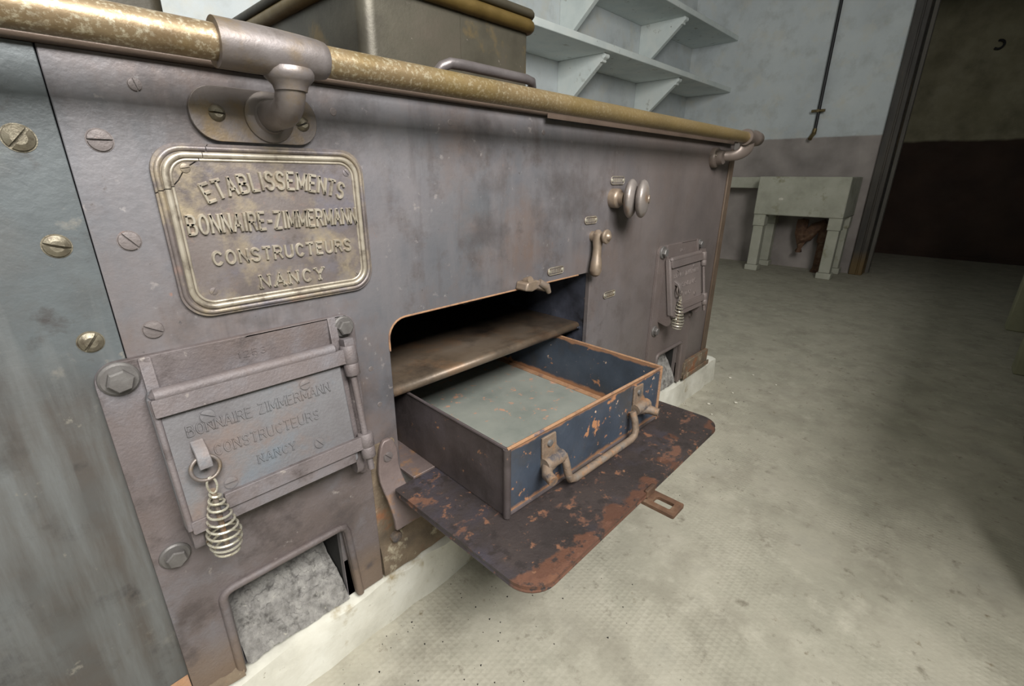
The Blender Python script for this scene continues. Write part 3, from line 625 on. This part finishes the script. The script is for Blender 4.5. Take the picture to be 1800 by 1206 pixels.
# ------------------------------------------------------------------ firebox front: frame with ash hole
def firebox():
    bm = bmesh.new()
    out = [(.0215, .1062), (.082, .1062), (.082, .240), (.090, .256), (.247, .256), (.252, .250), (.262, .1062), (.3125, .1062)]
    out += [(.3125, .40)] + [(.3125, .578)] + [(.2965 + .016 * math.cos(R(a)), .5865 + .016 * math.sin(R(a))) for a in range(0, 91, 15)]
    out += [(.0215 + .022 + .022 * math.cos(R(a)), .5815 + .022 * math.sin(R(a))) for a in range(90, 181, 15)]
    slab(bm, out, [], XZ, 0, .009)
    fr = build('firebox_frame', bm, cast, stove, bevel=.002)
    bm = bmesh.new(); tube(bm, [XZ(.078, .1066, .009), XZ(.078, .236, .010)] + [XZ(.092 - .014 * math.cos(R(a)), .244 + .014 * math.sin(R(a)), .010) for a in range(0, 91, 18)] + [XZ(.246, .259, .010), XZ(.255, .256, .010), XZ(.259, .246, .010), XZ(.268, .1066, .009)], .0058, 10)
    build('rim', bm, cast, fr)
    # raised plate behind the door between the cheeks
    for bx in (.0605, .2725):
        bm = bmesh.new()
        slab(bm, [(.008, .603), (.0105, .603), (.0185, .555), (.047, .376), (.043, .366), (.034, .364), (.008, .372)], [], lambda u, v, d: Vector((d, -u, v)), bx, bx + .0115)
        build('cheek', bm, cast, fr, bevel=.0012)
    for (x, z, s) in ((.0415, .5855, 1.0), (.2945, .586, .86), (.0435, .347, .92)): place(HEX, fr, (x, -.0085, z), (0, R(random.uniform(0, 40)), 0), s, 'bolt')
    bm = bmesh.new(); lathe(bm, [(0, .010), (.006, .009), (.008, .007), (.008, 0)], (.297, -.008, .349), (0, -1, 0), 16); build('bolt', bm, cast, fr)
    bm = bmesh.new(); lettering(bm, '1253', .156, .188, .5765, .008, XZ, .0088, .0009, .0010, gap=.5); build('number', bm, cast, fr)
    # the leaning door
    bm = bmesh.new()
    slab(bm, [(.057, .003), (.060, -.004), (.272, -.004), (.274, .0), (.274, .168), (.270, .173), (.066, .173), (.057, .164)], [], DOOR, -.004, .010)
    dr = build('firebox_door', bm, cast_door, stove, bevel=.002)
    bm = bmesh.new(); tube(bm, [DOOR(.0605, .003, .010), DOOR(.0635, .001, .010), DOOR(.268, .001, .010), DOOR(.272, .003, .010)], [.004, .0082, .0082, .004], 14); tube(bm, [DOOR(.061, .004, .009), DOOR(.061, .166, .009)], .0036, 10); build('door_bead', bm, cast, dr)
    def strap(v0, v1, u0, u1, h):
        bm = bmesh.new(); slab(bm, rrect(u0, u1, v0, v1, .002, 2), [], DOOR, .009, h)
        return build('hinge_strap', bm, cast, dr, bevel=.0022)
    strap(.004, .0245, .059, .290, .0175); strap(.137, .156, .100, .290, .0175); strap(.156, .172, .062, .268, .0135)
    # hinge barrels and pin
    U, NH = .2885, .012
    for (a, b, rr) in ((.000, .026, .0112), (.026, .044, .0105), (.134, .155, .0112), (.155, .172, .0105)):
        bm = bmesh.new(); tube(bm, [DOOR(U, a, NH), DOOR(U, a + .0015, NH), DOOR(U, b - .0015, NH), DOOR(U, b, NH)], [rr * .9, rr, rr, rr * .9], 18); build('hinge_barrel', bm, cast, dr)
    bm = bmesh.new(); tube(bm, [DOOR(U, .0, NH), DOOR(U, .192, NH)], .0048, 12); box(bm, U - .007, U + .007, -.010, .001, NH - .007, NH + .007, DOOR); build('hinge_pin', bm, cast, dr)
    for a, b in ((.030, .042), (.157, .170)):
        bm = bmesh.new(); box(bm, U - .007, U + .010, a, b, -.028, NH - .006, DOOR); build('hinge_lug', bm, cast, dr)
    for (u, v, a, r) in ((.106, .039, 30, .0082), (.221, .037, -8, .0074), (.223, .123, 55, .0072), (.111, .128, 0, .0078)):
        screw(SCR_C, dr, *[DOOR(u, v, .0102)[i] for i in (0, 2)], r, a, DOOR(u, v, .0102).y, rotx=-TILT)
    bm = bmesh.new()
    lettering(bm, 'BONNAIRE ZIMMERMANN', .083, .252, .0565, .0125, DOOR, .0098, .00125, .0016, gap=.4, serif=True, down=True)
    lettering(bm, 'CONSTRUCTEURS', .104, .230, .0885, .0125, DOOR, .0098, .00125, .0016, gap=.45, serif=True, down=True)
    lettering(bm, 'NANCY', .146, .192, .1180, .0105, DOOR, .0098, .0012, .0016, gap=.55, serif=True, down=True)
    build('lettering', bm, cast_door, dr, angle=25)
    bm = bmesh.new(); lettering(bm, '177', .158, .184, .0035, .005, DOOR, .0160, .0008, .0008, gap=1.2, down=True); build('number', bm, cast, dr)
    # staple, ring, spring handle
    bm = bmesh.new()
    prof = [(.062, .009), (.066, .012), (.074, .022), (.084, .026), (.0945, .0265), (.0945, .0225), (.084, .021), (.078, .016), (.0785, .009)]
    slab(bm, [(v, n) for v, n in prof], [], lambda a, b, d: DOOR(d, a, b), .0825, .0965); build('staple', bm, cast_door, dr, bevel=.001)
    rc = DOOR(.089, .094, .0215); bm = bmesh.new(); pts = []
    for k in range(24):
        a = 2 * math.pi * k / 24; pts.append(rc + Vector((.0145 * math.cos(a), .004 * math.sin(a), .0135 * math.sin(a) - .001)))
    tube(bm, pts, .0023, 10, closed=True); build('ring', bm, bronze, dr)
    sp = rc + Vector((.001, -.006, -.0135)); bm = bmesh.new()
    tube(bm, [sp + Vector((.0048 * math.sin(R(a)), .002 * math.cos(R(a)), -.0085 + .0095 * math.cos(R(a)))) for a in range(0, 360, 20)], .0013, 8, closed=True)
    pts = []; turns = 10.0; n = 330; Lh = .088
    for k in range(n + 1):
        s = k / n; a = 2 * math.pi * turns * s
        r = .0030 + .0150 * (s / .7) ** .85 if s < .7 else .018 * (1 - .34 * ((s - .7) / .3) ** 2)
        pts.append(sp + Vector((r * math.cos(a), r * math.sin(a), -.016 - Lh * s)))
    tube(bm, pts, .00155, 7); build('spring_handle', bm, nickel, dr)
    bm = bmesh.new(); tube(bm, [sp + Vector((0, 0, -.014)), sp + Vector((0, 0, -.016 - Lh * .93))], .0030, 8); displace(bm, .0008, 300); build('handle_core', bm, rust_iron, dr)
    return fr, dr
fr, dr = firebox()
copy_tree(fr, stove, (1.235, 0, 0)); copy_tree(dr, stove, (1.235, 0, 0))
# ash chambers: lining and the heaps of ash
for dx in (0, 1.235):
    bm = bmesh.new()
    slab(bm, rrect(.082 + dx, .254 + dx, .1063, .262, .001, 1), [rrect(.0855 + dx, .2505 + dx, .1080, .2575, .0005, 1)], XZ, -.30, -.0125)
    box(bm, .082 + dx, .254 + dx, .30, .304, .1063, .262); build('ash_chamber', bm, soot, stove, smooth=False)
    from mathutils import noise as mn
    bm = bmesh.new(); nx, ny = 130, 150; g = []
    for j in range(ny + 1):
        row = []
        for i in range(nx + 1):
            u, v = i / nx, j / ny; x = .0875 + dx + .161 * u; y = -.008 + .29 * v
            z = .1095 + (.105 if dx == 0 else .125) * min(1, v * (2.0 if dx == 0 else 4.5)) ** .8 + .018 * v * (1 - u)
            p = Vector((x * 1, y, 0)); z += .006 * mn.noise(p * 25) + .004 * mn.noise(p * 80) + .003 * mn.noise(p * 220)
            row.append(bm.verts.new((x, y, max(.1082, min(.2535, z)))))
        g.append(row)
    for j in range(ny):
        for i in range(nx): bm.faces.new((g[j][i], g[j][i + 1], g[j + 1][i + 1], g[j + 1][i]))
    lab = 'heap of pale grey ash spilling in the ash hole below the firebox beside the name plate' if dx == 0 else 'small heap of ash in the ash hole at the end of the stove'
    tag(build('ash_heap', bm, ash_m, origin=(.168 + dx, .1, .108)), lab, 'ash', kind='stuff')

# ------------------------------------------------------------------ oven: liner, floor plate, catch
bm = bmesh.new()
slab(bm, rrect(OX0 - .004, OX1 + .004, OZ0 - .012, OZ1 + .012, .001, 1), [rrect(OX0 - .001, OX1 + .001, OZ0 - .001, OZ1 + .004, .001, 1)], XZ, -.60, -.0125)
box(bm, OX0 - .004, OX1 + .004, .60, .604, OZ0 - .012, OZ1 + .012); build('oven_liner', bm, liner_m, stove, smooth=False)
bm = bmesh.new(); box(bm, OX0 + .001, OX1 - .001, -.038, .59, OZ0, .304); build('oven_floor', bm, flap_hinge, stove, bevel=.001)
for sx in (0, 1):
    bm = bmesh.new(); x = OX0 + .0005 if sx == 0 else OX1 - .0125; box(bm, x, x + .012, .02, .58, .4335, .4368); box(bm, x if sx == 0 else x + .009, (x if sx == 0 else x + .009) + .003, .02, .58, .4295, .4335); build('shelf_runner', bm, liner_m, stove)
bm = bmesh.new(); box(bm, .70, .76, .20, .24, .50, .575); build('stop_block', bm, liner_m, stove, bevel=.001)
bm = bmesh.new(); tube(bm, [(.768, .12, .548), (.752, .12, .548)], .012, 14); build('stop_stud', bm, tap_m, stove)
bm = bmesh.new()
slab(bm, [(.664, .578), (.668, .593), (.700, .595), (.716, .590), (.727, .574), (.726, .566), (.716, .572), (.700, .577), (.684, .574)], [], XZ, 0, .030)
ct = build('door_catch', bm, handle_m, stove, bevel=.004, seg=3)
bm = bmesh.new(); tube(bm, [XZ(.684, .592, .010), XZ(.684, .597, .024)], .008, 12); tube(bm, [XZ(.705, .59, .028), XZ(.722, .580, .034), XZ(.730, .566, .034)], [.007, .0075, .005], 12); build('catch_hook', bm, handle_m, ct)

bm = bmesh.new(); pts = [(OX0, .525)] + [p for p in rrect(OX0, OX1, OZ0, OZ1, (0.001, 0.001, .014, .032)) if p[1] > .5 and p[0] < .6][::-1] + [(OX1 - .05, OZ1)]
tube(bm, [XZ(u, v, .0004) for u, v in pts], .0016, 8); build('opening_edge', bm, rust_edge, stove)

# ------------------------------------------------------------------ flap door, lowered
FX0, FX1, FY0, FY1, FZ = .332, .937, -.042, -.346, .2965
bm = bmesh.new(); slab(bm, rrect(FX0, FX1, FY1, FY0, (.042, .042, .004, .004), 8), [], XY, FZ, FZ + .007)
fl = build('oven_flap_door', bm, flap_m, stove, bevel=.0018)
bm = bmesh.new(); tube(bm, [(FX0 + .012, FY0 - .003, FZ - .004), (FX1 - .012, FY0 - .003, FZ - .004)], .006, 12); build('hinge_rod', bm, rust_iron, fl)
bm = bmesh.new(); pts = rrect(FX0 + .002, FX1 - .002, FY1 + .002, FY0 - .006, (.040, .040, .003, .003), 8)
tube(bm, [(u, v, FZ - .001) for u, v in pts], .0032, 8, closed=True); build('flap_edge', bm, flap_m, fl)
bm = bmesh.new(); slab(bm, rrect(.605, .645, -.398, -.320, .003, 2), [rrect(.616, .634, -.386, -.356, .003, 2)], XY, FZ - .012, FZ - .005)
build('latch_plate', bm, rust_pipe, fl, bevel=.001)
bm = bmesh.new(); box(bm, .612, .640, -.349, -.342, FZ - .004, FZ + .011); build('latch_lug', bm, rust_pipe, fl, bevel=.002)
# curved hinge arms at both ends of the flap
ARM = [(.378, .004, .340, .352), (.372, .005, .334, .357), (.358, .006, .329, .362), (.342, .006, .326, .363), (.326, .008, .323, .362), (.310, .012, .322, .363), (.295, .018, .323, .365), (.280, .025, .325, .368), (.262, .033, .326, .371), (.246, .040, .326, .374), (.228, .044, .325, .377)]
def arm(x0, mirror):
    bm = bmesh.new(); rows = []
    # (z, depth out of the front, left edge, right edge) of the curved strap
    for z, d, xl, xr in ARM:
        if mirror: xl, xr = x0 + (.343 - xr), x0 + (.343 - xl)
        rows.append([bm.verts.new((xl, -d - .007, z)), bm.verts.new((xr, -d - .007, z)), bm.verts.new((xr, -d + .001, z)), bm.verts.new((xl, -d + .001, z))])
    for a, b in zip(rows, rows[1:]):
        for k in range(4): bm.faces.new((a[k], a[(k + 1) % 4], b[(k + 1) % 4], b[k]))
    bm.faces.new(rows[0]); bm.faces.new(list(reversed(rows[-1])))
    a = build('hinge_arm', bm, flap_hinge, stove, bevel=.002)
    screw(SCR_I, a, x0, .348, .0085, 48, -.0135)
    bm = bmesh.new(); lathe(bm, [(0, .011), (.008, .010), (.011, .006), (.011, 0)], (x0 + (.004 if not mirror else -.004), -.004, .176), (0, -1, 0), 16); build('pivot_bolt', bm, rust_iron, a)
    bm = bmesh.new(); slab(bm, rrect(x0 - .028, x0 + .020, .150, .372, (.02, .02, .004, .004), 5), [], XZ, 0, .0035); build('arm_backing', bm, rust_base if not mirror else flap_hinge, a, bevel=.001)
arm(.343, False); arm(.955, True)

# ------------------------------------------------------------------ double knob, lever, little label plates
KX, KZ = 1.000, .742; KA = (math.sin(R(20)), -math.cos(R(20)), 0)
bm = bmesh.new(); lathe(bm, [(0, .022), (.016, .022), (.020, .019), (.022, .0145), (.034, .0135)], (KX, 0, KZ), (0, -1, 0), 28); kn = build('damper_knob', bm, handle_m, stove)
def disc(c, half, r):
    bm = bmesh.new(); prof = [(c - half * math.cos(R(a)), r * math.sin(R(a)) ** .8 if a not in (0, 180) else 0) for a in range(0, 181, 12)]
    lathe(bm, prof, (KX, 0, KZ), KA, 36); build('grip_disc', bm, knob_m, kn)
disc(.043, .0145, .0440); disc(.0695, .0145, .0425)
bm = bmesh.new(); lathe(bm, [(.015, .013), (.066, .012)], (KX, 0, KZ), KA, 20); build('knob_core', bm, handle_m, kn)
bm = bmesh.new(); lathe(bm, [(.082, .010), (.0860, .009), (.0870, 0)], (KX, 0, KZ), KA, 20); build('knob_cap', bm, handle_m, kn)
LX, LZ = .925, .660
bm = bmesh.new(); tube(bm, [(LX, 0, LZ), (LX, -.014, LZ)], .012, 20)
lv = build('regulator_lever', bm, handle_m, stove)
bm = bmesh.new(); path = [(LX + .002, .013, LZ + .014, .006), (LX, .016, LZ + .006, .0125), (LX - .001, .017, LZ - .008, .0125), (LX - .003, .018, LZ - .025, .0100), (LX - .005, .019, LZ - .042, .0105), (LX - .008, .021, LZ - .060, .0130), (LX - .010, .022, LZ - .075, .0140), (LX - .011, .022, LZ - .085, .0110), (LX - .0115, .022, LZ - .090, .004)]
tube(bm, [(x, -d, z) for x, d, z, r in path], [r for *_, r in path], 18); build('lever_handle', bm, handle_m, lv)
bm = bmesh.new(); lathe(bm, [(.02, .007), (.032, .007), (.034, .0155), (.038, .0165), (.041, .0150), (.043, .009), (.047, .0065), (.049, .003), (.0495, 0)], (LX + .002, 0, LZ + .002), (0, -1, 0), 24); build('lever_boss', bm, handle_m, lv)
def small_plate(x, z, wd, ht, n):
    bm = bmesh.new(); slab(bm, rrect(x - wd / 2, x + wd / 2, z - ht / 2, z + ht / 2, ht * .48, 5), [], XZ, 0, .0022); p = build('label_plate', bm, bronze, stove, bevel=.0006)
    bm = bmesh.new(); pts = [XZ(u, v, .0022) for u, v in rrect(x - wd / 2 + .0015, x + wd / 2 - .0015, z - ht / 2 + .0015, z + ht / 2 - .0015, ht * .4, 5)]; tube(bm, pts, .0009, 6, closed=True)
    for k in range(n):
        u = x - wd * .27 + wd * .54 * k / (n - 1); ridge(bm, (u, z - ht * .2), (u, z + ht * .2), .0009, .0009, XZ, .0021, .0005)
    build('raised_marks', bm, plate_edge, p)
    for s in (-1, 1):
        bm = bmesh.new(); lathe(bm, [(.002, .0042), (.004, .0034), (.0048, 0)], (x + s * wd * .40, 0, z), (0, -1, 0), 14); build('rivet', bm, nickel, p)
small_plate(1.015, .782, .062, .020, 7); small_plate(.914, .697, .050, .018, 6); small_plate(.792, .598, .056, .018, 7); small_plate(1.017, .507, .056, .018, 7)

# ================================================================== THINGS IN AND ON THE STOVE
# oven shelf: sheet with a rolled front lip
bm = bmesh.new(); x0, x1 = OX0 + .005, OX1 - .004
prof = [(.575, .4460), (.030, .4460)] + [(.030 - .0085 * math.sin(R(a)), .4375 + .0085 * math.cos(R(a))) for a in range(15, 200, 15)]
th = .0022; A = []
for (xx) in (x0, x1):
    A.append([bm.verts.new((xx, y, z)) for y, z in prof])
for i in range(len(prof) - 1): bm.faces.new((A[0][i], A[1][i], A[1][i + 1], A[0][i + 1]))
sh = build('oven_shelf', bm, shelf_m, origin=(.65, .3, .4375)); so = sh.modifiers.new('solid', 'SOLIDIFY'); so.thickness = th; so.offset = 0
tag(sh, 'brown steel oven shelf with rolled front lip sitting above the blue oven drawer', 'shelf')

# blue steel oven drawer with a bail handle, pulled out on the flap
t = thing('oven_drawer', 'deep blue painted rusty steel oven drawer pulled out onto the lowered oven flap', 'pan', (.63, .0, .3045))
c, s = math.cos(R(-2.0)), math.sin(R(-2.0))
DX0, DX1, DYF, DYB, DZ0, DZ1 = .411, .851, -.231, .27, .3045, .4235
piv = Vector((.63, -.231, 0))
def DR(x, y, z):
    p = Vector((x, y, z)) - piv; return Vector((piv.x + p.x * c - p.y * s, piv.y + p.x * s + p.y * c, p.z))
bm = bmesh.new(); box(bm, DX0 + .0025, DX1 - .0025, DYF + .0025, DYB - .0025, DZ0, DZ0 + .003, DR); build('drawer_bottom', bm, drawer_floor, t)
def wall(name, x0, x1, y0, y1, m, z1=DZ1): 
    bm = bmesh.new(); box(bm, x0, x1, y0, y1, DZ0, z1, DR); return build(name, bm, m, t, bevel=.0008)
wall('left_side', DX0, DX0 + .0025, DYF + .0025, DYB - .0025, drawer_side); wall('right_side', DX1 - .0025, DX1, DYF + .0025, DYB - .0025, blue)
wall('back_side', DX0, DX1, DYB - .0025, DYB, blue)
ff = wall('front_side', DX0, DX1, DYF, DYF + .0025, blue)
bm = bmesh.new(); pts = [DR(*p) for p in ((DX0, DYF, DZ1), (DX1, DYF, DZ1), (DX1, DYB, DZ1), (DX0, DYB, DZ1))]
for p, q in zip(pts[:2], pts[1:3]): tube(bm, [p, q], .0028, 8)
build('top_roll', bm, rust_edge, t)
bm = bmesh.new(); tube(bm, [pts[3], pts[0]], .0026, 8); tube(bm, [DR(DX0 + .001, DYF + .001, DZ0 + .001), DR(DX0 + .001, DYF + .001, DZ1)], .0060, 10); tube(bm, [DR(DX0, DYF + .001, DZ0 + .004), DR(DX1, DYF + .001, DZ0 + .004)], .0040, 8); build('corner_roll', bm, drawer_side, t)
bm = bmesh.new(); tube(bm, [DR(DX1 - .001, DYF + .001, DZ0 + .001), DR(DX1 - .001, DYF + .001, DZ1)], .0042, 10); build('corner_roll', bm, rust_edge, t)
bm = bmesh.new(); box(bm, DX1 - .020, DX1 - .003, DYF + .004, DYB - .004, DZ0 + .003, DZ0 + .0042, DR); box(bm, DX0 + .02, DX1 - .02, DYF + .004, DYF + .012, DZ0 + .003, DZ0 + .004, DR); build('rust_line', bm, rust_edge, t)
# front: two riveted straps, stubs and a swinging bail
def fz(u, v, d): return DR(u, DYF - d, v)
for sx, xx in ((-1, .500), (1, .762)):
    bm = bmesh.new(); slab(bm, [(xx - .017, .412), (xx + .015, .412), (xx + .018, .388), (xx + .026, .378), (xx + .028, .362), (xx + .012, .352), (xx - .012, .356), (xx - .016, .372)], [], fz, 0, .004)
    st = build('handle_strap', bm, rust_iron, t, bevel=.001)
    bm = bmesh.new(); tube(bm, [fz(xx - .016, .366, .008), fz(xx + .028, .366, .008)], .011, 12); build('strap_roll', bm, rust_iron, st)
    bm = bmesh.new(); lathe(bm, [(0, .006), (.003, .005), (.0042, 0)], fz(xx, .398, .004), DR(0, -1, 0) - DR(0, 0, 0), 14); build('rivet', bm, bolt_m, st)
    bm = bmesh.new(); e = 1 if sx > 0 else -1
    tube(bm, [fz(xx + e * -.004, .362, .008), fz(xx + e * .012, .360, .010), fz(xx + e * .022, .358, .020), fz(xx + e * .026, .356, .036)], [.009, .0095, .009, .0082], 12); build('handle_stub', bm, rust_iron, st)
bm = bmesh.new(); xa, xb = .528, .734
pts = [fz(xa, .368, .010), fz(xa, .352, .017), fz(xa + .001, .335, .021), fz(xa + .006, .324, .022), fz(xa + .018, .3195, .022)] + [fz(xa + .018 + (xb - xa - .036) * k / 6, .3195, .022) for k in range(1, 7)] + [fz(xb - .006, .324, .022), fz(xb - .001, .335, .021), fz(xb, .352, .017), fz(xb, .368, .010)]
tube(bm, pts, .0068, 14); build('bail_handle', bm, rust_iron, t)

# big rectangular pan on the stove top
t = thing('cooking_pan', 'large rectangular olive grey pan with brass rim and bar handle standing on the stove', 'pan', (.62, .36, ST + .0122))
P0, P1, Q0, Q1, B0, B1 = .436, .806, .10, .62, ST + .0122, 1.062
bm = bmesh.new(); slab(bm, rrect(P0, P1, Q0, Q1, (.022, .012, .03, .03), 8), [], XY, B0, B1); build('pan_body', bm, pan_m, t, bevel=.004)
bm = bmesh.new(); tube(bm, [(u, v, 1.068) for u, v in rrect(P0 - .004, P1 + .004, Q0 - .004, Q1 + .004, (.026, .016, .034, .034), 8)], .0125, 12, closed=True); build('rim', bm, pan_brass, t)
bm = bmesh.new(); slab(bm, rrect(P0 - .006, P1 + .006, Q0 - .006, Q1 + .006, (.028, .018, .036, .036), 8), [], XY, 1.081, 1.088); ld = build('lid', bm, pan_m, t, bevel=.001)
bm = bmesh.new(); tube(bm, [(u, v, 1.088) for u, v in rrect(P0 - .008, P1 + .008, Q0 - .008, Q1 + .008, (.03, .02, .038, .038), 8)], .008, 10, closed=True); build('lid_edge', bm, pot_m, ld)
bm = bmesh.new(); box(bm, .6255, .6268, Q0 - .0008, Q0 + .002, B0, B1 - .004); build('seam', bm, pan_m, t)
bm = bmesh.new(); hx0, hx1, hz = .542, .780, .964
tube(bm, [(hx0 - .006, Q0 + .002, hz - .034), (hx0 - .004, .085, hz - .030), (hx0, .068, hz - .018), (hx0 + .008, .060, hz - .006), (hx0 + .022, .056, hz), (hx0 + .05, .055, hz + .001), (hx1 - .03, .055, hz + .001), (hx1 - .012, .057, hz - .001), (hx1 - .002, .064, hz - .008), (hx1 + .001, .078, hz - .016), (hx1, Q0 + .002, hz - .024)], .0085, 14); build('bar_handle', bm, pan_handle, t)
# sooty vessel further along the stove top
t = thing('stock_pot', 'dark sooty rectangular pot standing on the stove behind the hand rail', 'pot', (.02, .42, ST + .0122))
bm = bmesh.new(); slab(bm, rrect(-.19, .232, .29, .62, .02, 6), [], XY, B0, 1.10); build('pot_body', bm, pot_m, t, bevel=.004)
bm = bmesh.new(); tube(bm, [(u, v, 1.10) for u, v in rrect(-.192, .234, .288, .622, .022, 6)], .009, 10, closed=True); build('rim', bm, pan_brass, t)

# ------------------------------------------------------------------ crumbs of plaster on the floor by the far end of the plinth
bm = bmesh.new(); bmesh.ops.create_icosphere(bm, subdivisions=1, radius=1); displace(bm, .5, 1.7, 4)
bmesh.ops.recalc_face_normals(bm, faces=bm.faces[:]); cm = bpy.data.meshes.new('plaster_crumb'); bm.to_mesh(cm); bm.free(); cm.materials.append(crumb_m)
for (x, y, r) in ((1.33, -.045, .014), (1.37, -.03, .020), (1.41, -.05, .012), (1.45, -.028, .010), (1.62, -.09, .006), (1.70, -.16, .006), (1.78, -.12, .005), (1.92, -.06, .006), (2.02, -.12, .005), (1.98, -.22, .004), (1.55, -.13, .004), (1.28, -.12, .004)):
    o = bpy.data.objects.new('plaster_crumb', cm); COL.objects.link(o); o.location = (x, y, r * .55); o.scale = (r, r * random.uniform(.6, 1.1), r * .6); o.rotation_euler = (0, 0, random.uniform(0, 6))
    tag(o, 'small white plaster crumb lying on the cement floor beside the plinth', 'rubble', 'plaster crumbs beside the plinth')

# ------------------------------------------------------------------ fine grit swept along the foot of the plinth
bm = bmesh.new(); rg = random.Random(3)
for k in range(420):
    x = rg.uniform(.12, 1.9); y = -.02 - abs(rg.gauss(0, .16)); r = rg.choice((.0008, .001, .0014, .002)) * rg.uniform(.6, 1.2)
    vs = [bm.verts.new((x + dx * r * rg.uniform(.6, 1.3), y + dy * r * rg.uniform(.6, 1.3), dz * r)) for dx, dy, dz in ((1, 0, 0), (-.5, .87, 0), (-.5, -.87, 0), (0, 0, 1.1))]
    for f in ((0, 1, 2), (0, 3, 1), (1, 3, 2), (2, 3, 0)): bm.faces.new([vs[i] for i in f])
tag(build('floor_grit', bm, soot, origin=(.8, -.15, 0), smooth=False), 'fine dark grit scattered on the cement along the plinth', 'grit', kind='stuff')
